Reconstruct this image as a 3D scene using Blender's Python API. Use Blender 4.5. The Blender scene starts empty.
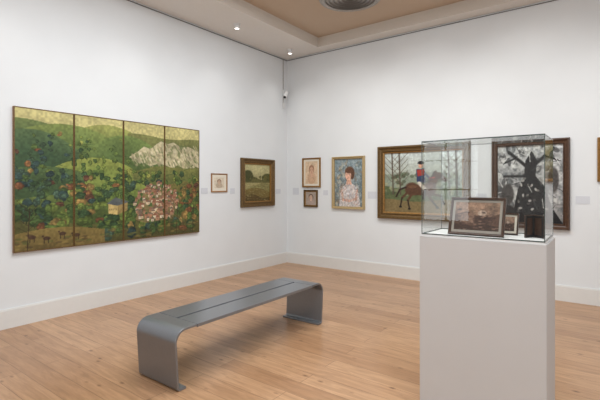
import bpy, bmesh, math, numpy as np
from mathutils import Vector, Matrix
rng=np.random.RandomState(7)
scene=bpy.context.scene
scene.view_settings.view_transform='Standard'
COL=scene.collection

def lin(c):
    c=np.asarray(c,float)/255.0
    return np.where(c<=0.04045,c/12.92,((c+0.055)/1.055)**2.4)
def rgba(c):
    l=lin(c); return (float(l[0]),float(l[1]),float(l[2]),1.0)

# ---------------------------------------------------------------- materials
def mat(name,col,rough=0.5,metal=0.0,noise=0.0,nscale=20,bump=0.0,spec=0.5,coat=0.0):
    m=bpy.data.materials.new(name); m.use_nodes=True
    nt=m.node_tree; b=nt.nodes['Principled BSDF']
    b.inputs['Roughness'].default_value=rough
    b.inputs['Metallic'].default_value=metal
    b.inputs['Specular IOR Level'].default_value=spec
    b.inputs['Coat Weight'].default_value=coat
    b.inputs['Base Color'].default_value=rgba(col)
    tc=nt.nodes.new('ShaderNodeTexCoord')
    n=nt.nodes.new('ShaderNodeTexNoise'); n.inputs['Scale'].default_value=nscale
    n.inputs['Detail'].default_value=5
    nt.links.new(tc.outputs['Object'],n.inputs['Vector'])
    r=nt.nodes.new('ShaderNodeValToRGB')
    c=np.array(rgba(col)[:3])
    r.color_ramp.elements[0].position=0.3; r.color_ramp.elements[1].position=0.7
    r.color_ramp.elements[0].color=(*(c*(1-noise)),1)
    r.color_ramp.elements[1].color=(*np.minimum(c*(1+noise),1),1)
    nt.links.new(n.outputs['Fac'],r.inputs['Fac'])
    nt.links.new(r.outputs['Color'],b.inputs['Base Color'])
    if bump>0:
        bp=nt.nodes.new('ShaderNodeBump'); bp.inputs['Strength'].default_value=bump
        bp.inputs['Distance'].default_value=0.01
        nt.links.new(n.outputs['Fac'],bp.inputs['Height'])
        nt.links.new(bp.outputs['Normal'],b.inputs['Normal'])
    return m

M_wall=mat('wall_paint',(222,225,227),0.9,noise=0.012,nscale=3,bump=0.02,spec=0.2)
M_skirt=mat('skirting_paint',(220,219,216),0.5,noise=0.01)
M_soffit=mat('soffit_paint',(226,222,217),0.9,noise=0.01,spec=0.2)
M_riser=mat('riser_paint',(212,205,196),0.9,noise=0.01,spec=0.2)
M_tan=mat('raised_ceiling_paint',(196,176,156),0.9,noise=0.01,spec=0.2)
M_dark=mat('dark_grey',(104,102,100),0.6)
M_plinth=mat('plinth_paint',(208,207,207),0.6,noise=0.012,nscale=4)
M_deck=mat('deck_paint',(222,220,218),0.6,noise=0.01)
M_bench=mat('bench_grey_metal',(134,137,142),0.28,metal=0.6,noise=0.03,nscale=60)
M_black=mat('black_rubber',(28,28,28),0.6)
M_gold=mat('antique_gold',(150,112,62),0.4,metal=0.55,noise=0.25,nscale=45,bump=0.4)
M_palegold=mat('pale_gold',(192,170,128),0.4,metal=0.45,noise=0.15,nscale=60,bump=0.3)
M_darkgold=mat('dark_gold',(104,80,46),0.45,metal=0.4,noise=0.3,nscale=50,bump=0.4)
M_wood=mat('dark_frame_wood',(74,50,34),0.45,noise=0.3,nscale=30,bump=0.1)
M_oak=mat('oak_frame_wood',(150,108,66),0.5,noise=0.2,nscale=40)
M_brownwood=mat('walnut_wood',(72,50,38),0.35,noise=0.3,nscale=40)
M_mat=mat('mount_card',(220,212,196),0.8,noise=0.02)
M_greymat=mat('grey_mount_card',(156,148,138),0.7,noise=0.03)
M_white=mat('white_plastic',(225,225,225),0.4)
M_steel=mat('brushed_steel',(168,164,160),0.45,metal=0.4,noise=0.1)
M_edge=mat('glass_edge',(72,84,80),0.15,noise=0.05)

def label_mat():
    m=mat('label_card',(222,222,222),0.7); nt=m.node_tree; b=nt.nodes['Principled BSDF']
    tc=nt.nodes.new('ShaderNodeTexCoord'); w=nt.nodes.new('ShaderNodeTexWave')
    w.bands_direction='Z'; w.inputs['Scale'].default_value=24; w.inputs['Distortion'].default_value=0
    nt.links.new(tc.outputs['Object'],w.inputs['Vector'])
    r=nt.nodes.new('ShaderNodeValToRGB')
    r.color_ramp.elements[0].position=0.0; r.color_ramp.elements[0].color=rgba((182,184,190))
    r.color_ramp.elements[1].position=0.35; r.color_ramp.elements[1].color=rgba((212,215,221))
    nt.links.new(w.outputs['Fac'],r.inputs['Fac']); nt.links.new(r.outputs['Color'],b.inputs['Base Color'])
    return m
M_label=label_mat()

def floor_mat():
    m=bpy.data.materials.new('oak_floorboards'); m.use_nodes=True
    nt=m.node_tree; b=nt.nodes['Principled BSDF']; L=nt.links.new
    tc=nt.nodes.new('ShaderNodeTexCoord')
    br=nt.nodes.new('ShaderNodeTexBrick')
    br.inputs['Scale'].default_value=1; br.inputs['Brick Width'].default_value=1.9
    br.inputs['Row Height'].default_value=0.17; br.inputs['Mortar Size'].default_value=0.0018
    br.inputs['Mortar Smooth'].default_value=0.3; br.offset=0.37
    br.inputs['Color1'].default_value=rgba((196,156,120)); br.inputs['Color2'].default_value=rgba((173,133,99))
    br.inputs['Mortar'].default_value=rgba((118,86,60))
    L(tc.outputs['Object'],br.inputs['Vector'])
    mp=nt.nodes.new('ShaderNodeMapping'); mp.inputs['Scale'].default_value=(1.2,11,1)
    L(tc.outputs['Object'],mp.inputs['Vector'])
    n=nt.nodes.new('ShaderNodeTexNoise'); n.inputs['Scale'].default_value=2.2; n.inputs['Detail'].default_value=8
    n.inputs['Roughness'].default_value=0.65; n.inputs['Distortion'].default_value=0.9
    L(mp.outputs['Vector'],n.inputs['Vector'])
    r=nt.nodes.new('ShaderNodeValToRGB')
    r.color_ramp.elements[0].position=0.3; r.color_ramp.elements[0].color=(0.63,0.58,0.53,1)
    r.color_ramp.elements[1].position=0.64; r.color_ramp.elements[1].color=(1.06,1.05,1.04,1)
    L(n.outputs['Fac'],r.inputs['Fac'])
    mx=nt.nodes.new('ShaderNodeMix'); mx.data_type='RGBA'; mx.blend_type='MULTIPLY'; mx.inputs['Factor'].default_value=0.85
    L(br.outputs['Color'],mx.inputs[6]); L(r.outputs['Color'],mx.inputs[7])
    mp2=nt.nodes.new('ShaderNodeMapping'); mp2.inputs['Scale'].default_value=(1.6,3.0,1)
    L(tc.outputs['Object'],mp2.inputs['Vector'])
    v=nt.nodes.new('ShaderNodeTexVoronoi'); v.inputs['Scale'].default_value=2.6
    L(mp2.outputs['Vector'],v.inputs['Vector'])
    r2=nt.nodes.new('ShaderNodeValToRGB')
    r2.color_ramp.elements[0].position=0.03; r2.color_ramp.elements[0].color=(0.32,0.24,0.18,1)
    r2.color_ramp.elements[1].position=0.14; r2.color_ramp.elements[1].color=(1,1,1,1)
    L(v.outputs['Distance'],r2.inputs['Fac'])
    mx2=nt.nodes.new('ShaderNodeMix'); mx2.data_type='RGBA'; mx2.blend_type='MULTIPLY'; mx2.inputs['Factor'].default_value=0.9
    L(mx.outputs[2],mx2.inputs[6]); L(r2.outputs['Color'],mx2.inputs[7])
    L(mx2.outputs[2],b.inputs['Base Color'])
    b.inputs['Roughness'].default_value=0.30
    bp=nt.nodes.new('ShaderNodeBump'); bp.inputs['Strength'].default_value=0.15; bp.inputs['Distance'].default_value=0.004
    L(n.outputs['Fac'],bp.inputs['Height']); L(bp.outputs['Normal'],b.inputs['Normal'])
    return m
M_floor=floor_mat()

def glass_mat():
    m=bpy.data.materials.new('clear_glass'); m.use_nodes=True
    nt=m.node_tree; nt.nodes.clear(); L=nt.links.new
    o=nt.nodes.new('ShaderNodeOutputMaterial'); t=nt.nodes.new('ShaderNodeBsdfTransparent')
    t.inputs['Color'].default_value=(0.962,0.97,0.966,1)
    g=nt.nodes.new('ShaderNodeBsdfGlossy'); g.inputs['Roughness'].default_value=0.0
    f=nt.nodes.new('ShaderNodeFresnel'); f.inputs['IOR'].default_value=1.48
    ge=nt.nodes.new('ShaderNodeNewGeometry')
    s=nt.nodes.new('ShaderNodeMath'); s.operation='SUBTRACT'; s.inputs[0].default_value=1; L(ge.outputs['Backfacing'],s.inputs[1])
    mu=nt.nodes.new('ShaderNodeMath'); mu.operation='MULTIPLY'; L(f.outputs[0],mu.inputs[0]); L(s.outputs[0],mu.inputs[1])
    x=nt.nodes.new('ShaderNodeMixShader')
    L(mu.outputs[0],x.inputs[0]); L(t.outputs[0],x.inputs[1]); L(g.outputs[0],x.inputs[2]); L(x.outputs[0],o.inputs[0])
    return m
M_glass=glass_mat()
def emit_mat(name,col,s):
    m=bpy.data.materials.new(name); m.use_nodes=True; b=m.node_tree.nodes['Principled BSDF']
    b.inputs['Emission Color'].default_value=(*col,1); b.inputs['Emission Strength'].default_value=s
    return m
M_lamp=emit_mat('lamp_lens',(1,0.95,0.88),6)
M_day=emit_mat('daylit_glazing',(.86,.95,1),4.5)
def paint_mat():
    m=bpy.data.materials.new('painted_surface'); m.use_nodes=True
    nt=m.node_tree; b=nt.nodes['Principled BSDF']
    a=nt.nodes.new('ShaderNodeAttribute'); a.attribute_name='paint'
    nt.links.new(a.outputs['Color'],b.inputs['Base Color'])
    b.inputs['Roughness'].default_value=0.6; b.inputs['Specular IOR Level'].default_value=0.3
    tc=nt.nodes.new('ShaderNodeTexCoord'); n=nt.nodes.new('ShaderNodeTexNoise'); n.inputs['Scale'].default_value=70
    nt.links.new(tc.outputs['Object'],n.inputs['Vector'])
    bp=nt.nodes.new('ShaderNodeBump'); bp.inputs['Strength'].default_value=0.15; bp.inputs['Distance'].default_value=0.003
    nt.links.new(n.outputs['Fac'],bp.inputs['Height']); nt.links.new(bp.outputs['Normal'],b.inputs['Normal'])
    return m
M_paint=paint_mat()

# ---------------------------------------------------------------- mesh helpers
def link(o,parent=None):
    COL.objects.link(o)
    if parent: o.parent=parent
    return o
def mesh_obj(name,bm,m,parent=None,smooth=False):
    me=bpy.data.meshes.new(name); bm.normal_update(); bm.to_mesh(me); bm.free()
    for x in (m if isinstance(m,list) else [m]): me.materials.append(x)
    if smooth:
        for p in me.polygons: p.use_smooth=True
    return link(bpy.data.objects.new(name,me),parent)
def add_box(bm,lo,hi,mi=0):
    vs=[bm.verts.new((x,y,z)) for x in (lo[0],hi[0]) for y in (lo[1],hi[1]) for z in (lo[2],hi[2])]
    for f in ((0,1,3,2),(4,6,7,5),(0,4,5,1),(2,3,7,6),(0,2,6,4),(1,5,7,3)):
        fa=bm.faces.new([vs[i] for i in f]); fa.material_index=mi
def box(name,lo,hi,m,parent=None,bevel=0):
    bm=bmesh.new(); add_box(bm,lo,hi)
    bmesh.ops.recalc_face_normals(bm,faces=bm.faces)
    if bevel: bmesh.ops.bevel(bm,geom=bm.edges[:],offset=bevel,segments=2,affect='EDGES')
    return mesh_obj(name,bm,m,parent)
def lathe(name,prof,m,parent=None,seg=32):
    bm=bmesh.new(); rings=[]
    for r,z in prof:
        rings.append([bm.verts.new((max(r,1e-4)*math.cos(2*math.pi*i/seg),max(r,1e-4)*math.sin(2*math.pi*i/seg),z)) for i in range(seg)])
    for a,b in zip(rings,rings[1:]):
        for i in range(seg): bm.faces.new([a[i],a[(i+1)%seg],b[(i+1)%seg],b[i]])
    bm.faces.new(rings[0]); bm.faces.new(rings[-1])
    bmesh.ops.recalc_face_normals(bm,faces=bm.faces)
    return mesh_obj(name,bm,m,parent)
def empty(name,loc,rz=0,label=None,cat=None,rx=0):
    e=bpy.data.objects.new(name,None); e.empty_display_size=0.1
    e.location=loc; e.rotation_euler=(rx,0,rz); link(e)
    e['label']=label; e['category']=cat
    return e
def structure(o): o['kind']='structure'; return o

# ---------------------------------------------------------------- room
X0,Y1=-5.08,6.39; X1,Y0=4.2,-4.0; ZC=3.94; ZR=4.11; T=0.15
structure(box('floor',(X0-T,Y0-T,-0.1),(X1+T,Y1+T,0),M_floor))
structure(box('wall_left',(X0-T,Y0-T,0),(X0,Y1+T,ZR+0.1),M_wall))
structure(box('wall_back',(X0,Y1,0),(X1,Y1+T,ZR+0.1),M_wall))
structure(box('wall_right',(X1,Y0,0),(X1+T,Y1+T,ZR+0.1),M_wall))
structure(box('wall_front',(X0,Y0-T,0),(X1+T,Y0,ZR+0.1),M_wall))
# tall window in the wall behind the viewer
bm=bmesh.new(); wx0,wx1,wz0,wz1=-3.55,-2.55,0.7,2.7
add_box(bm,(wx0,Y0,wz0),(wx1,Y0+0.01,wz1),0)
for lo,hi in (((wx0-.07,wz0-.07),(wx1+.07,wz0)),((wx0-.07,wz1),(wx1+.07,wz1+.07)),((wx0-.07,wz0),(wx0,wz1)),((wx1,wz0),(wx1+.07,wz1)),((-3.07,wz0),(-3.03,wz1)),((wx0,1.38),(wx1,1.41)),((wx0,2.05),(wx1,2.08))):
    add_box(bm,(lo[0],Y0,lo[1]),(hi[0],Y0+0.04,hi[1]),1)
structure(mesh_obj('window_1',bm,[M_day,M_skirt]))
rx0,rx1,ry0,ry1=-4.18,3.3,-3.1,6.14
bm=bmesh.new()
def quad(pts,mi):
    f=bm.faces.new([bm.verts.new(p) for p in pts]); f.material_index=mi
quad([(X0,Y0,ZC),(rx0,Y0,ZC),(rx0,Y1,ZC),(X0,Y1,ZC)],0)
quad([(rx1,Y0,ZC),(X1,Y0,ZC),(X1,Y1,ZC),(rx1,Y1,ZC)],0)
quad([(rx0,Y0,ZC),(rx1,Y0,ZC),(rx1,ry0,ZC),(rx0,ry0,ZC)],0)
quad([(rx0,ry1,ZC),(rx1,ry1,ZC),(rx1,Y1,ZC),(rx0,Y1,ZC)],0)
quad([(rx0,ry0,ZC),(rx0,ry1,ZC),(rx0,ry1,ZR),(rx0,ry0,ZR)],1)
quad([(rx0,ry1,ZC),(rx1,ry1,ZC),(rx1,ry1,ZR),(rx0,ry1,ZR)],1)
quad([(rx1,ry1,ZC),(rx1,ry0,ZC),(rx1,ry0,ZR),(rx1,ry1,ZR)],1)
quad([(rx1,ry0,ZC),(rx0,ry0,ZC),(rx0,ry0,ZR),(rx1,ry0,ZR)],1)
quad([(rx0,ry0,ZR),(rx1,ry0,ZR),(rx1,ry1,ZR),(rx0,ry1,ZR)],2)
structure(mesh_obj('ceiling',bm,[M_soffit,M_riser,M_tan]))
def skirt(name,lo,hi,axis):
    bm=bmesh.new(); add_box(bm,lo,hi)
    lo2=list(lo);hi2=list(hi)
    lo2[2]=hi[2]; hi2[2]=hi[2]+0.012
    if axis=='L': hi2[0]=lo[0]+0.012
    else: lo2[1]=hi[1]-0.012
    add_box(bm,lo2,hi2)
    return structure(mesh_obj(name,bm,M_skirt))
skirt('baseboard_left',(X0,Y0,0),(X0+0.022,Y1,0.19),'L')
skirt('baseboard_back',(X0+0.022,Y1-0.022,0),(X1,Y1,0.19),'B')
structure(box('dark_strip_1',(X0,Y1-0.010,ZC-0.030),(X1,Y1,ZC-0.020),M_dark))  # thin dark strip along the top of the walls
structure(box('dark_strip_2',(X0,Y0,ZC-0.030),(X0+0.010,Y1-0.010,ZC-0.020),M_dark))

# ---------------------------------------------------------------- painting raster
def vnoise(W,H,cx,cy):
    g=rng.rand(cy+2,cx+2); x=np.linspace(0,cx,W); y=np.linspace(0,cy,H)
    xi=x.astype(int); yi=y.astype(int); fx=x-xi; fy=y-yi
    fx=fx*fx*(3-2*fx); fy=(fy*fy*(3-2*fy))[:,None]
    a=g[np.ix_(yi,xi)];b=g[np.ix_(yi,xi+1)];c=g[np.ix_(yi+1,xi)];d=g[np.ix_(yi+1,xi+1)]
    return (a*(1-fx)+b*fx)*(1-fy)+(c*(1-fx)+d*fx)*fy
class Paint:
    def __init__(s,W,H,top,bot=None):
        s.W,s.H=W,H; bot=top if bot is None else bot
        s.u=np.linspace(0,1,W)[None,:]*np.ones((H,1)); s.v=np.linspace(0,1,H)[:,None]*np.ones((1,W))
        s.a=np.array(bot,float)*(1-s.v[...,None])+np.array(top,float)*s.v[...,None]
    def blend(s,m,col,sl=(slice(None),slice(None)),alpha=1):
        m=(m*alpha)[...,None]; s.a[sl]=s.a[sl]*(1-m)+np.array(col,float)*m
    def ell(s,cx,cy,rx,ry,col,rot=0,alpha=1,soft=0.25):
        R=max(rx,ry)*1.3 if rot else None
        Rx=R or rx*1.2; Ry=R or ry*1.2
        x0=max(0,int((cx-Rx)*s.W)-1);x1=min(s.W,int((cx+Rx)*s.W)+2)
        y0=max(0,int((cy-Ry)*s.H)-1);y1=min(s.H,int((cy+Ry)*s.H)+2)
        if x0>=x1 or y0>=y1: return
        sl=(slice(y0,y1),slice(x0,x1))
        du=s.u[sl]-cx; dv=s.v[sl]-cy
        c,sn=math.cos(rot),math.sin(rot)
        p=(du*c+dv*sn)/rx; q=(-du*sn+dv*c)/ry
        d=np.sqrt(p*p+q*q)
        s.blend(np.clip((1-d)/soft+0.5,0,1),col,sl,alpha)
    def poly(s,pts,col,alpha=1):
        ins=np.zeros((s.H,s.W),bool); n=len(pts)
        for i in range(n):
            x1,y1=pts[i];x2,y2=pts[(i+1)%n]
            if y1==y2: continue
            c=((y1>s.v)!=(y2>s.v))&(s.u<(x2-x1)*(s.v-y1)/(y2-y1)+x1)
            ins^=c
        s.blend(ins.astype(float),col,alpha=alpha)
    def line(s,x1,y1,x2,y2,w,col,alpha=1):
        dx,dy=x2-x1,y2-y1; L=dx*dx+dy*dy+1e-9
        t=np.clip(((s.u-x1)*dx+(s.v-y1)*dy)/L,0,1)
        d=np.hypot(s.u-x1-t*dx,s.v-y1-t*dy)
        s.blend(np.clip((w-d)/(w*0.5),0,1),col,alpha=alpha)
    def under(s,fn,col,alpha=1,lo=0,hi=1,shade=None):
        top=fn(s.u); m=((s.v<top)&(s.u>=lo)&(s.u<=hi)).astype(float); s.blend(m,col,alpha=alpha)
        if shade is not None:
            k=np.clip((top-s.v)/0.16,0,1)*m
            s.blend(k,shade,alpha=.75)
    def mottle(s,amt,cx,cy):
        n=vnoise(s.W,s.H,cx,cy)-0.5; s.a*=(1+amt*2*n)[...,None]
    def sat(s,k):
        g=s.a.mean(axis=2,keepdims=True); s.a=g+(s.a-g)*k
    def get(s): return np.clip(s.a,0,255)

def canvas(name,img,x0,x1,z0,z1,y,parent):
    H,W=img.shape[:2]
    xs=np.linspace(x0,x1,W); zs=np.linspace(z0,z1,H)
    X,Z=np.meshgrid(xs,zs); co=np.stack([X,np.full_like(X,y),Z],-1).reshape(-1,3)
    i=np.arange(W*H).reshape(H,W)
    f=np.stack([i[:-1,:-1],i[:-1,1:],i[1:,1:],i[1:,:-1]],-1).reshape(-1,4)
    me=bpy.data.meshes.new(name); me.from_pydata(co.tolist(),[],f.tolist())
    ca=me.color_attributes.new('paint','FLOAT_COLOR','POINT')
    c=np.ones((W*H,4),np.float32); c[:,:3]=lin(img.reshape(-1,3)); ca.data.foreach_set('color',c.ravel())
    me.materials.append(M_paint)
    return link(bpy.data.objects.new(name,me),parent)
def frame(name,w,h,prof,m,parent,z0=0):
    bm=bmesh.new(); rings=[]
    for d,p in prof:
        rings.append([bm.verts.new((sx*(w/2-d),-p,z0+h/2+sz*(h/2-d))) for sx,sz in((-1,-1),(1,-1),(1,1),(-1,1))])
    n=len(rings)
    for k in range(n-1):
        a,b=rings[k],rings[k+1]
        for i in range(4): bm.faces.new([a[i],a[(i+1)%4],b[(i+1)%4],b[i]])
    bmesh.ops.recalc_face_normals(bm,faces=bm.faces)
    return mesh_obj(name,bm,m,parent)
def fprof(w,d):
    return [(0,0),(0,d*0.7),(w*0.12,d),(w*0.3,d),(w*0.45,d*0.72),(w*0.7,d*0.6),(w*0.85,d*0.75),(w,d*0.5),(w,0.001)]
def art(name,cx,z0,w,h,wall,img,fw,fd,fm,label,mount=0,mm=None,inner=None):
    if wall=='L': e=empty(name,(X0+0.001,cx,z0),math.pi/2,label,'painting')
    else: e=empty(name,(cx,Y1-0.001,z0),0,label,'painting')
    frame('picture_frame',w,h,fprof(fw,fd),fm,e)
    iw=fw
    if inner:
        frame('inner_slip',w-2*fw,h-2*fw,[(0,0.002),(0,fd*0.45),(inner[0],fd*0.35),(inner[0],0.002)],inner[1],e,z0=fw); iw+=inner[0]
    if mount:
        frame('mount_card',w-2*iw,h-2*iw,[(0,0.002),(0,0.010),(mount,0.010),(mount,0.004)],mm or M_mat,e,z0=iw); iw+=mount
    canvas('picture',img,-w/2+iw,w/2-iw,iw,h-iw,-0.006,e)
    return e

# --- big landscape in four panels
def paint_valley():
    P=Paint(440,280,(188,186,140),(168,168,108))
    S=np.sin
    P.under(lambda u:0.93-1.6*(u-0.02)**2,(108,126,80),hi=0.5,shade=(72,96,62))
    P.under(lambda u:0.95-2.6*(u-0.42)**2,(142,150,92),lo=0.1,hi=0.85,shade=(102,120,70))
    P.under(lambda u:0.90+0.015*S(14*u)-0.2*(u-0.78)**2,(118,124,80),lo=0.52,shade=(94,104,66))
    P.under(lambda u:0.92-1.8*(u-0.22)**2,(118,136,80),hi=0.55,shade=(78,102,60))
    P.under(lambda u:0.86-3.0*(u-0.06)**2,(82,106,74),hi=0.3,shade=(52,78,58))
    P.under(lambda u:0.88-3.4*(u-0.52)**2,(106,128,76),lo=.3,hi=0.75,shade=(74,96,58))
    P.poly([(.53,.70),(.58,.75),(.62,.80),(.66,.78),(.70,.83),(.73,.86),(.77,.84),(.81,.86),(.86,.82),(.92,.83),(1,.79),(1,.63),(.95,.66),(.9,.61),(.84,.65),(.8,.62),(.72,.66),(.66,.63),(.60,.67)],(184,181,158))
    for k in range(300):
        x=.55+.45*rng.rand(); y=.63+.2*rng.rand()*(.4+.6*min(1,(x-.53)/.2))
        P.ell(x,y,.003+.006*rng.rand(),.010+.018*rng.rand(),[(146,143,122),(204,201,184),(116,126,92),(164,158,134),(96,110,74)][k%5],rot=.35,alpha=.65)
    P.under(lambda u:.68-2.2*(u-.36)**2,(140,154,84),lo=.1,hi=.62,shade=(94,118,62))
    P.under(lambda u:.63-.5*(u-.85)**2+.01*S(20*u),(114,120,72),lo=.55,shade=(82,96,58))
    P.under(lambda u:.60-1.6*(u-.12)**2,(80,104,68),hi=.42,shade=(54,76,54))
    P.under(lambda u:.54-2.4*(u-.44)**2,(130,148,80),lo=.2,hi=.68,shade=(84,108,58))
    P.under(lambda u:.50-1.2*(u-.95)**2,(114,112,68),lo=.7,shade=(84,86,50))
    P.under(lambda u:.36+.03*S(8*u),(90,108,62),shade=(66,84,48))
    P.under(lambda u:.18+.03*S(10*u+1),(88,92,56),shade=(70,68,42))
    for k in range(40):
        x=rng.rand();y=.42+.42*rng.rand()*(1 if x<.55 else .45); P.line(x,y,x+.10*rng.rand(),y+.06*(rng.rand()-.5),.0028,(56,76,48),alpha=.8)
    green=[(70,94,56),(52,76,52),(86,110,60),(104,124,66),(60,84,60),(78,98,52)]
    blue=[(56,80,82),(46,66,70),(66,90,80),(58,80,62)]
    aut=[(134,98,66),(112,78,56),(146,124,78),(90,64,52),(128,112,72)]
    pal=[(126,144,76),(144,152,84),(98,122,66)]
    T=[]
    for k in range(620):
        x=rng.rand(); y=.05+.80*rng.rand()**.95
        if x>.53 and y>.58: continue
        if .56<x<.84 and .14<y<.46: continue
        if .40<x<.53 and .2<y<.36: continue
        if x<.30 and y<.14: continue
        if y>.62 and rng.rand()<.5: continue
        T.append((x,y))
    T.sort(key=lambda t:-t[1])
    for x,y in T:
        sc=.006+.021*(1-y/.9)
        if x<.22 and y>.3: pl=blue if rng.rand()<.55 else (aut if rng.rand()<.25 else green)
        elif .16<x<.33 and y<.6: pl=aut if rng.rand()<.4 else green
        elif x>.83 and y<.5: pl=aut if rng.rand()<.5 else green
        elif y>.5: pl=pal if rng.rand()<.35 else green
        else: pl=green if rng.rand()<.76 else (aut if rng.rand()<.6 else blue)
        c=np.array(pl[rng.randint(len(pl))],float); rx=sc*(.7+.7*rng.rand()); ry=sc*1.5*(.6+.8*rng.rand())
        P.line(x,y-ry*1.4,x,y,.0018,c*.5)
        for j in range(9):
            a=rng.rand()*6.28; r=.45+.3*rng.rand()
            P.ell(x+math.cos(a)*r*rx,y+math.sin(a)*r*ry,rx*.5,ry*.45,c*.7,soft=.3)
        P.ell(x,y,rx*.8,ry*.8,c*.84,soft=.3)
        for j in range(12):
            a=rng.rand()*6.28; r=rng.rand()**.5*.8
            P.ell(x-.1*rx+math.cos(a)*r*rx,y+.12*ry+math.sin(a)*r*ry,rx*.26,ry*.2,c*(.86+.34*rng.rand()),soft=.5)
    P.poly([(.57,.16),(.63,.13),(.80,.15),(.84,.28),(.80,.42),(.70,.45),(.60,.40)],(128,110,86),alpha=.7)
    H=[(.56+.28*rng.rand(),.12+.35*rng.rand()) for k in range(210)]
    H.sort(key=lambda t:-t[1])
    for k,(x,y) in enumerate(H):
        d=(x-.7)**2/.14**2+(y-.29)**2/.19**2
        if d>.65+.5*rng.rand(): continue
        w=.005+.007*(1-y)*rng.rand()+.002; h=.013+.013*(1-y)
        wallc=[(190,176,156),(166,134,114),(200,194,182),(152,120,100)][rng.randint(4)]
        roof=[(134,94,78),(122,90,78),(108,96,90),(152,116,98)][rng.randint(4)]
        P.poly([(x-w,y),(x+w,y),(x+w,y+h),(x-w,y+h)],wallc)
        P.poly([(x-w*1.2,y+h),(x+w*1.2,y+h),(x+w*.7,y+h*1.7),(x-w*.7,y+h*1.7)],roof)
        P.ell(x,y+h*.5,.0016,.004,(80,64,56))
        if k%2==0: P.ell(x+.014,y,.009,.016,green[k%6],soft=.3)
    P.poly([(.42,.23),(.47,.215),(.47,.29),(.42,.31)],(178,162,114)); P.poly([(.47,.215),(.52,.25),(.52,.32),(.47,.29)],(136,120,82))
    P.poly([(.41,.31),(.47,.29),(.53,.32),(.46,.36)],(80,88,96))
    for k in range(4): P.ell(.428+.011*k,.262,.0022,.009,(96,84,60))
    P.under(lambda u:.12+.03*S(9*u),(122,110,68),hi=.40,shade=(94,82,52))
    for k in range(110): P.ell(rng.rand(),.01+.1*rng.rand(),.015,.008,[(132,118,72),(82,90,52),(76,64,46)][k%3],alpha=.6)
    for x,y in((.07,.09),(.13,.075),(.2,.1),(.26,.08)):
        P.ell(x,y,.016,.014,(70,54,44)); P.ell(x-.016,y+.016,.005,.007,(70,54,44))
        for d in(-.01,.008): P.line(x+d,y,x+d,y-.035,.0022,(56,44,36))
    for x0 in(.05,.83,.95):
        P.line(x0,.0,x0+.01,.30,.0026,(58,46,36))
        for j in range(7): P.line(x0+.006,.12+.025*j,x0+.04*(1 if j%2 else -1),.17+.03*j,.0016,(58,46,36))
    P.mottle(.12,110,70); P.mottle(.08,14,10)
    P.a*=np.array([1.0,.96,.88])
    return P.get()
valley=paint_valley()
PW,PH=2.47,1.555; yA,zA=1.73,0.78
e=empty('framed_panel_painting',(X0+0.001,yA+PW/2,zA),math.pi/2,'large four-panel landscape painting of a wooded valley town','painting')
pw=PW/4
for k in range(4):
    x=-PW/2+k*pw; W4=valley.shape[1]//4
    p=box('painted_panel',(x+0.002,-0.035,0.002),(x+pw-0.002,0,PH-0.002),M_oak,e)
    canvas('painted_surface',valley[:,k*W4:(k+1)*W4],x+0.010,x+pw-0.010,0.012,PH-0.012,-0.0352,p)
    frame('panel_edging',pw-0.004,PH-0.004,[(0,0.03),(0,0.040),(0.009,0.040),(0.009,0.034)],M_darkgold,p).location=(x+pw/2,0,0.002)

# --- other pictures
def sketch(bg,skin,hair,dress):
    P=Paint(70,90,bg); P.mottle(.06,8,8)
    P.ell(.5,.25,.34,.25,dress,alpha=.6); P.ell(.5,.64,.22,.2,hair,alpha=.85); P.ell(.5,.58,.15,.17,skin); P.poly([(.43,.5),(.57,.5),(.6,.3),(.4,.3)],skin)
    for s in(-1,1): P.ell(.5+s*.06,.6,.022,.014,(80,56,44)); P.line(.5+s*.03,.635,.5+s*.09,.64,.008,(110,76,56))
    P.line(.5,.6,.51,.53,.008,(170,116,90)); P.ell(.5,.49,.04,.012,(168,84,70)); P.mottle(.08,30,40); P.sat(.85); return P.get()
def water():
    P=Paint(120,120,(178,172,128),(150,138,92)); P.mottle(.1,5,6)
    P.under(lambda u:.64+.06*np.sin(5*u+1),(96,92,54)); P.ell(.12,.68,.2,.16,(70,72,42)); P.ell(.9,.66,.2,.10,(84,84,48))
    P.under(lambda u:.5+0*u,(150,142,98)); P.under(lambda u:.42-.08*np.cos(4*u),(128,122,78)); P.under(lambda u:.26+.1*np.sin(3*u+.4),(112,96,54)); P.under(lambda u:.13+.06*np.sin(6*u),(84,68,38))
    for k in range(140): P.ell(rng.rand(),.5*rng.rand(),.04,.008,[(170,160,110),(90,78,44),(134,120,70)][k%3],alpha=.5)
    for k in range(40): P.ell(rng.rand(),.58+.1*rng.rand(),.03,.03,[(64,66,36),(100,96,52)][k%2],alpha=.7)
    P.mottle(.1,40,40); return P.get()
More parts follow.
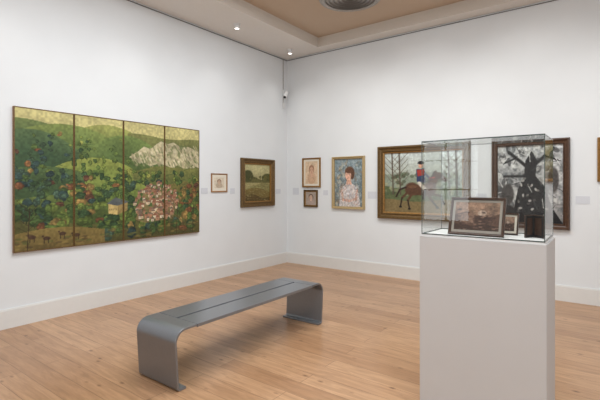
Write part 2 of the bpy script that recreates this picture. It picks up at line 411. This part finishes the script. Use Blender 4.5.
def lady():
    P=Paint(110,160,(136,152,158),(108,112,110))
    for k in range(200): P.ell(rng.rand(),rng.rand(),.06,.03,[(164,176,178),(112,128,132),(180,172,150),(134,118,98),(96,114,118)][k%5],rot=rng.rand()*3,alpha=.5)
    P.poly([(.16,0),(.20,.26),(.28,.40),(.40,.47),(.62,.48),(.76,.42),(.86,.26),(.92,.0)],(192,186,184))
    P.ell(.54,.72,.17,.12,(98,70,54)); P.ell(.63,.67,.08,.10,(92,64,50))
    P.poly([(.45,.58),(.58,.58),(.62,.45),(.40,.46)],(204,160,138)); P.ell(.49,.655,.105,.105,(212,168,146)); P.ell(.52,.75,.14,.05,(100,70,54))
    for x in(.44,.53): P.ell(x,.665,.014,.007,(84,64,58)); P.line(x-.02,.688,x+.02,.688,.004,(112,80,60))
    P.line(.48,.665,.468,.625,.005,(184,134,114)); P.ell(.482,.597,.025,.007,(176,98,92)); P.ell(.43,.625,.022,.014,(206,140,122),alpha=.5)
    P.line(.26,.34,.30,.14,.045,(192,150,130)); P.line(.30,.14,.54,.12,.036,(196,154,134)); P.line(.80,.34,.76,.16,.045,(186,144,126)); P.line(.76,.16,.5,.11,.034,(194,152,132))
    for k in range(190): 
        x=.14+.74*rng.rand(); y=.02+.44*rng.rand(); P.ell(x,y,.05,.012,[(214,210,208),(160,160,170),(190,158,146),(202,192,182),(150,140,130)][k%5],rot=rng.rand()*3,alpha=.45)
    P.mottle(.16,40,50); return P.get()
def rider():
    P=Paint(220,180,(186,194,192),(110,112,84))
    P.mottle(.08,8,8); P.under(lambda u:.62+.03*np.sin(9*u),(132,142,126)); P.under(lambda u:.42+.02*np.sin(14*u),(88,98,66)); P.under(lambda u:.2+.02*np.sin(8*u),(120,104,70))
    for k in range(120): P.ell(rng.rand(),.3+.36*rng.rand(),.03,.03,[(74,86,62),(120,124,96),(150,150,120),(60,64,46)][k%4],alpha=.6)
    for x0 in(.06,.15,.88,.78):
        P.line(x0,.3,x0+.02,1,.012,(84,72,60))
        for j in range(9): P.line(x0+.01,.45+.05*j,x0+(.12 if j%2 else -.1),.6+.05*j,.005,(98,86,72))
    G=(84,58,42);D=(48,34,28)
    P.poly([(.34,.46),(.66,.47),(.71,.38),(.66,.29),(.42,.29),(.33,.36)],G); P.ell(.40,.39,.085,.11,G); P.ell(.63,.39,.09,.11,G)
    P.poly([(.33,.40),(.42,.50),(.33,.66),(.27,.62)],G); P.poly([(.27,.66),(.34,.66),(.30,.58),(.20,.50),(.17,.54)],G); P.poly([(.30,.66),(.32,.71),(.335,.65)],G)
    P.line(.41,.49,.335,.67,.014,D); P.ell(.265,.61,.006,.008,(20,18,16)); P.line(.19,.54,.22,.52,.006,(40,30,26))
    P.ell(.62,.43,.06,.025,(122,88,64),alpha=.6); P.ell(.39,.44,.04,.03,(118,84,62),alpha=.6)
    for a,b,c in(((.37,.32),(.26,.28),(.22,.17)),((.42,.30),(.36,.19),(.30,.10)),((.62,.32),(.68,.20),(.66,.07)),((.68,.34),(.76,.24),(.78,.10))):
        P.line(*a,*b,.022,G); P.line(*b,*c,.013,D); P.ell(c[0],c[1]-.01,.02,.016,(30,24,22))
    P.line(.71,.42,.79,.38,.018,D); P.line(.79,.38,.84,.26,.016,D)
    P.poly([(.45,.50),(.56,.50),(.57,.72),(.46,.73)],(50,62,92)); P.line(.53,.49,.45,.38,.034,(200,192,176)); P.line(.45,.38,.47,.24,.022,(40,30,28))
    P.line(.48,.68,.40,.57,.02,(50,62,92)); P.line(.40,.57,.33,.58,.012,(160,60,44)); P.poly([(.46,.71),(.56,.71),(.55,.60),(.47,.62)],(150,56,46))
    P.ell(.51,.78,.03,.045,(206,158,130)); P.ell(.51,.825,.036,.03,(36,30,32)); P.line(.47,.815,.55,.815,.007,(36,30,32)); P.line(.33,.58,.20,.52,.004,(60,40,30))
    P.a=P.a[:,::-1].copy(); P.mottle(.1,60,50); return P.get()
def darkpic():
    P=Paint(150,190,(186,188,188),(130,128,126)); P.mottle(.12,6,8)
    for k in range(160): P.ell(rng.rand(),rng.rand(),.06,.03,[(214,214,210),(140,142,142),(92,96,98),(56,56,58),(176,176,172)][k%5],rot=rng.rand()*3,alpha=.65)
    B=(28,27,29)
    P.poly([(.22,0),(.32,.42),(.42,.60),(.44,.80),(.54,.93),(.62,.80),(.60,.60),(.74,.46),(.84,.2),(1,0)],B)
    P.line(.5,.7,.18,.92,.03,B); P.line(.55,.72,.86,.95,.028,B); P.line(.3,.84,.12,.78,.016,B); P.line(.74,.86,.92,.80,.016,B); P.line(.45,.6,.1,.6,.02,B)
    for k in range(40):
        x,y=rng.rand(),.1+.85*rng.rand(); a=rng.rand()*3; P.line(x,y,x+.12*math.cos(a),y+.12*math.sin(a),.006,[B,(200,200,196),(70,70,72)][k%3])
    P.ell(.16,.36,.1,.14,(70,66,64)); P.ell(.16,.12,.14,.1,(46,44,44)); P.ell(.86,.55,.08,.16,(76,72,70))
    for k in range(26): P.ell(.32+.45*rng.rand(),.05+.55*rng.rand(),.025,.015,[(200,196,190),(130,126,120),(90,86,84)][k%3],rot=rng.rand()*3,alpha=.8)
    P.mottle(.18,40,50); return P.get()
def sepia(W=120,H=90):
    P=Paint(W,H,(150,120,100),(98,74,60)); P.mottle(.2,8,6)
    P.under(lambda u:.55+.08*np.sin(7*u),(88,64,52)); P.ell(.3,.45,.16,.2,(126,98,82)); P.ell(.65,.4,.22,.16,(70,50,42)); P.ell(.62,.62,.1,.1,(174,150,132)); P.under(lambda u:.2+.04*np.sin(11*u),(66,48,40))
    for k in range(70): P.ell(rng.rand(),rng.rand()*.8,.04,.025,[(146,118,100),(60,44,38),(108,82,70)][k%3],alpha=.6)
    P.mottle(.15,40,30); return P.get()

art('framed_drawing',4.63,1.385,0.34,0.30,'L',sketch((210,196,172),(196,166,138),(130,98,76),(164,140,116)),0.020,0.022,M_oak,'small drawing in a thin oak frame beside the four-panel painting',mount=0.045)
art('framed_painting',5.54,1.115,0.86,0.85,'L',water(),0.085,0.06,M_darkgold,'square river landscape in a wide dark gilt frame',inner=(0.018,M_gold))
art('framed_drawing',-4.49,1.455,0.41,0.55,'B',sketch((214,184,150),(210,164,134),(150,104,76),(194,146,112)),0.030,0.03,M_gold,'chalk portrait sketch in a gilt frame above a smaller portrait',mount=0.035)
art('framed_portrait',-4.505,1.09,0.31,0.32,'B',sketch((164,148,134),(206,172,148),(104,78,64),(176,150,138)),0.028,0.03,M_darkgold,'small portrait in a brown gilt frame below a chalk sketch',inner=(0.01,M_gold))
art('framed_portrait',-3.70,1.08,0.65,0.92,'B',lady(),0.045,0.05,M_palegold,'portrait of a woman in white, pale gilt frame')
art('framed_painting',-2.39,0.95,1.47,1.18,'B',rider(),0.095,0.07,M_darkgold,'painting of a horse rider in a heavy gilt frame',inner=(0.02,M_gold))
art('framed_painting',-0.90,0.92,0.93,1.19,'B',darkpic(),0.075,0.06,M_wood,'black and grey abstract tree painting in a dark wood frame')
art('framed_painting',0.10,1.54,0.50,0.55,'B',water(),0.05,0.04,M_gold,'small landscape in a gilt frame at the end of the row')

def wlabel(wall,c,z,w=0.13,h=0.09):
    e=box('wall_label',(-w/2,-0.004,-h/2),(w/2,0,h/2),M_label)
    if wall=='L': e.location=(X0+0.0005,c,z); e.rotation_euler=(0,0,math.pi/2)
    else: e.location=(c,Y1-0.0005,z)
    e['label']='small pale grey printed caption card fixed to the wall'; e['category']='label'; e['group']='gallery caption cards'
wlabel('L',4.33,1.41); wlabel('L',4.93,1.40,0.10); wlabel('L',6.12,1.38,.14); wlabel('B',-4.86,1.38,.14,.13); wlabel('B',-4.18,1.36,.1); wlabel('B',-3.245,1.33,.16,.12); wlabel('B',-1.51,1.33,.14); wlabel('B',-0.30,1.31,.15,.10)

# ---------------------------------------------------------------- bench
bx,by0,by1,bw=-2.76,1.875,3.80,0.485
e=empty('bench',(bx,(by0+by1)/2,0),0,'long grey metal bench with rounded waterfall ends and slotted seat','bench')
Lh=(by1-by0)/2; th=0.018; HS=0.45
def sheet(name,pts,cols,parent,th=th):
    bm=bmesh.new()
    nrm=[]
    for i in range(len(pts)):
        a=Vector(pts[max(0,i-1)]);b=Vector(pts[min(len(pts)-1,i+1)]); t=(b-a).normalized(); nrm.append(Vector((-t.y,t.x)))
    for x0,x1 in cols:
        R=[]
        for p,n in zip(pts,nrm):
            o=Vector(p); q=o-n*th
            R.append([bm.verts.new((x0,o.x,o.y)),bm.verts.new((x1,o.x,o.y)),bm.verts.new((x1,q.x,q.y)),bm.verts.new((x0,q.x,q.y))])
        for a,b in zip(R,R[1:]):
            for i in range(4): bm.faces.new([a[i],a[(i+1)%4],b[(i+1)%4],b[i]])
        bm.faces.new(R[0]); bm.faces.new(R[-1])
    bmesh.ops.recalc_face_normals(bm,faces=bm.faces)
    o=mesh_obj(name,bm,M_bench,parent)
    bv=o.modifiers.new('b','BEVEL'); bv.width=0.003; bv.segments=2; bv.limit_method='ANGLE'; bv.angle_limit=math.radians(40)
    return o
def legprof():
    P=[(0.10,0.0)]
    r=0.03; c=(0.02+r,r)
    for k in range(0,7):
        a=math.radians(-90-k*14.3); P.append((c[0]+r*math.cos(a),c[1]+r*math.sin(a)))
    R=0.10; c=(R,HS-R)
    for k in range(0,17):
        a=math.radians(180-k*5.625); P.append((c[0]+R*math.cos(a),c[1]+R*math.sin(a)))
    P.append((0.20,HS))
    return P
sheet('leg',[(-Lh+y,z) for y,z in legprof()],[(-bw/2,bw/2)],e)
sheet('leg',[(Lh-y,z) for y,z in reversed(legprof())],[(-bw/2,bw/2)],e)
sheet('seat',[(-Lh+0.205,HS),(0,HS),(Lh-0.205,HS)],[(-bw/2,-0.010),(0.010,bw/2)],e,0.026)
box('support_rail',(-0.05,-Lh+0.15,HS-0.055),(0.05,Lh-0.15,HS-0.0255),M_black,e,0.004)

# ---------------------------------------------------------------- plinth & case
px0,px1,py0,py1,pz=-1.072,-0.307,2.827,3.27,1.161
cx,cy=(px0+px1)/2,(py0+py1)/2; hw,hd=(px1-px0)/2,(py1-py0)/2
e=empty('display_plinth',(cx,cy,0),0,'tall white painted display plinth carrying a glass case','plinth')
box('body',(-hw,-hd,0.0),(hw,hd,pz-0.011),M_plinth,e,0.003)
box('top_deck',(-hw+0.011,-hd+0.011,pz-0.012),(hw-0.011,hd-0.011,pz),M_deck,e,0.001)
gx,gy=hw-0.011,hd-0.011; gz=0.635; gt=0.006
e=empty('glass_case_cover',(cx,cy,pz),0,'clear rectangular glass cover standing on the white plinth','display case')
g0=0.0
box('glass_pane',(-gx,-gy,g0),(gx,-gy+gt,gz),M_glass,e); box('glass_pane',(-gx,gy-gt,g0),(gx,gy,gz),M_glass,e)
box('glass_pane',(-gx,-gy+gt,g0),(-gx+gt,gy-gt,gz),M_glass,e); box('glass_pane',(gx-gt,-gy+gt,g0),(gx,gy-gt,gz),M_glass,e)
box('top_pane',(-gx,-gy,gz),(gx,gy,gz+gt),M_glass,e)
def rimbars(name,z0,z1,t,m):
    bm=bmesh.new(); o=0.001
    add_box(bm,(-gx-o,-gy-o,z0),(gx+o,-gy-o+t,z1)); add_box(bm,(-gx-o,gy+o-t,z0),(gx+o,gy+o,z1))
    add_box(bm,(-gx-o,-gy-o+t,z0),(-gx-o+t,gy+o-t,z1)); add_box(bm,(gx+o-t,-gy-o+t,z0),(gx+o,gy+o-t,z1))
    mesh_obj(name,bm,m,e)
rimbars('top_rim',gz+gt-0.006,gz+gt+0.001,0.005,M_edge); rimbars('base_rim',0.0,0.006,0.008,M_edge)
for sx in(-1,1):
    for sy in(-1,1):
        a=sx*(gx+0.001); b=sy*(gy+0.001)
        box('edge_seal',(min(a,a-sx*.004),min(b,b-sy*.004),0.008),(max(a,a-sx*.004),max(b,b-sy*.004),gz),M_edge,e)

def standing(x,y,w,h,fw,fm,mount,mm,label):
    a=math.radians(-20)
    e=empty('photo_frame',(x,y,pz+0.0005),0,label,'picture frame',rx=a)
    frame('frame_moulding',w,h,[(0,0),(0,.014),(fw*.2,.02),(fw*.8,.018),(fw,.01),(fw,0.002)],fm,e)
    frame('mount_card',w-2*fw,h-2*fw,[(0,.002),(0,.008),(mount,.008),(mount,.004)],mm,e,z0=fw)
    d=fw+mount; canvas('photograph',sepia(),-w/2+d,w/2-d,d,h-d,-.006,e)
    box('back_board',(-w/2+.004,-.001,.002),(w/2-.004,.004,h-.004),M_brownwood,e)
    Rm=Matrix.Rotation(-a,3,'X'); sw=.03
    top=Vector((0,h*.7*math.sin(-a)+.006,h*.7*math.cos(a))); bot=Vector((0,top.y+.07,0.001))
    bm=bmesh.new(); vs=[]
    for p in(top,bot):
        for dx,dy in((-sw,0),(sw,0),(sw,.004),(-sw,.004)): vs.append(bm.verts.new(Rm@(p+Vector((dx,dy,0)))))
    bm.faces.new(vs[:4]);bm.faces.new(vs[4:])
    for i in range(4): bm.faces.new([vs[i],vs[(i+1)%4],vs[4+(i+1)%4],vs[4+i]])
    bmesh.ops.recalc_face_normals(bm,faces=bm.faces); mesh_obj('easel_strut',bm,M_brownwood,e)
standing(-0.735,2.943,0.354,0.265,0.018,M_brownwood,0.016,M_greymat,'brown-framed sepia photograph leaning back in glass case')
standing(-0.585,3.13,0.155,0.15,0.010,M_brownwood,0.014,M_mat,'small dark-framed photograph standing behind a larger one')
e=empty('folding_picture_case',(-0.413,3.10,pz),math.radians(12),'small dark folding picture case standing upright in glass case','picture case')
for s,ang in((-1,55),(1,-55)):
    p=box('case_leaf',(min(0,s*.095),-.004,0),(max(0,s*.095),.004,.145),M_brownwood,e,.0015); p.rotation_euler=(0,0,math.radians(ang)*1.0)
    q=frame('leaf_moulding',.089,.135,[(0,.0035),(0,.009),(.012,.008),(.012,.0035)],M_black,p); q.location=(s*.0485,0,.005)

# ---------------------------------------------------------------- ceiling fixtures
def downlight(x,y,z,label):
    e=empty('ceiling_spotlight',(x,y,z),0,label,'ceiling light'); e['group']='ceiling spotlights'
    lathe('base_plate',[(.05,-.012),(.055,-.008),(.055,0)],M_white,e)
    lathe('lamp_housing',[(.030,-.012),(.032,-.03),(.038,-.07),(.036,-.075),(.03,-.06)],M_white,e)
    lathe('lamp_lens',[(.029,-.066),(.029,-.062)],M_lamp,e)
spots=[(-4.56,4.52),(-4.66,5.95),(-4.56,3.05),(-4.56,1.55)]
for x,y in spots: downlight(x,y,ZC,'small white spotlight fixed under the white ceiling border')
e=empty('ceiling_vent',(-2.93,5.10,ZR),0,'round grey vent in the raised tan ceiling','vent')
lathe('outer_ring',[(.36,-.01),(.40,-.03),(.43,-.02),(.44,0),(.36,0)],M_steel,e,48)
bm=bmesh.new()
for r in(.06,.12,.18,.24,.30,.35):
    seg=48
    for i in range(seg):
        a=2*math.pi*i/seg;b=2*math.pi*(i+1)/seg
        ps=[(r*math.cos(a),r*math.sin(a),-.025),(r*math.cos(b),r*math.sin(b),-.025),((r+.045)*math.cos(b),(r+.045)*math.sin(b),-.01),((r+.045)*math.cos(a),(r+.045)*math.sin(a),-.01)]
        bm.faces.new([bm.verts.new(p) for p in ps])
mesh_obj('louvre',bm,M_steel,e); lathe('back_plate',[(.37,-.004),(.37,-.001)],M_dark,e,48)

# security camera in corner
e=empty('security_camera',(X0,6.27,3.28),0,'small white security camera with cable on the wall near corner','security camera')
box('mount_plate',(0,-.03,-.05),(.012,.03,.05),M_white,e,.003)
box('bracket_arm',(.010,-.01,-.02),(.075,.01,.0),M_white,e,.003)
c=lathe('camera_housing',[(.001,-.09),(.034,-.09),(.036,-.08),(.036,.05),(.03,.06)],M_white,e,24)
c.location=(.085,-.02,-.045); c.rotation_euler=(math.radians(-38),math.radians(-14),0)
l=lathe('lens',[(.024,-.1),(.028,-.088)],M_black,e,20); l.location=c.location; l.rotation_euler=c.rotation_euler
box('cable',(.0005,-.006,.05),(.009,.004,ZC-3.28-.036),M_steel,e)
box('sensor_box',(0,-.025,-.30),(.035,.03,-.20),M_white,e,.005)
box('link_cable',(.0005,-.005,-.20),(.008,.003,-.05),M_steel,e)

# ---------------------------------------------------------------- lights
def area(name,loc,rot,sx,sy,p,col):
    l=bpy.data.lights.new(name,'AREA'); l.shape='RECTANGLE'; l.size=sx; l.size_y=sy; l.energy=p; l.color=col
    o=bpy.data.objects.new(name,l); o.location=loc; o.rotation_euler=rot; link(o); return o
area('ceiling_fill_light',(-1.4,2.6,4.07),(0,0,0),3.6,3.4,210,(.93,.975,1))  # unseen overhead fill added to brighten the room, no fixture modelled
area('side_fill_light',(4.1,-1,2.4),(0,math.radians(90),0),2.5,4,130,(.86,.94,1))  # added cool fill beside the closed right wall, which has no opening
def spot(loc,tgt,p,ang,col=(1,.98,.94),blend=1.0):
    l=bpy.data.lights.new('spot_lamp','SPOT'); l.energy=p; l.spot_size=math.radians(ang); l.spot_blend=blend; l.color=col; l.shadow_soft_size=.06
    o=bpy.data.objects.new('spot_lamp',l); o.location=loc
    o.rotation_euler=(Vector(tgt)-Vector(loc)).to_track_quat('-Z','Y').to_euler(); link(o)
for x,y in spots: spot((x+.02,y,ZC-.09),(-4.95,y,0.9),11,90)
for x in(-3.7,-2.4,-.9,0.8): spot((x,4.3,ZR-.06),(x,6.39,1.9),68,80)
for y in(1.6,3.0,4.6): spot((-2.9,y,ZR-.06),(-5.08,y,2.0),46,85,(.94,.97,1))
w=bpy.data.worlds.new('w'); scene.world=w; w.use_nodes=True
w.node_tree.nodes['Background'].inputs[0].default_value=(.8,.85,.9,1); w.node_tree.nodes['Background'].inputs[1].default_value=.3

# ---------------------------------------------------------------- camera
cd=bpy.data.cameras.new('camera'); cd.sensor_width=36; cd.lens=25.14; cd.shift_y=-0.025; cd.clip_start=0.05
co=bpy.data.objects.new('camera',cd); co.location=(0,0,1.5); co.rotation_euler=(math.radians(90),0,math.radians(36.7)); link(co)
scene.camera=co
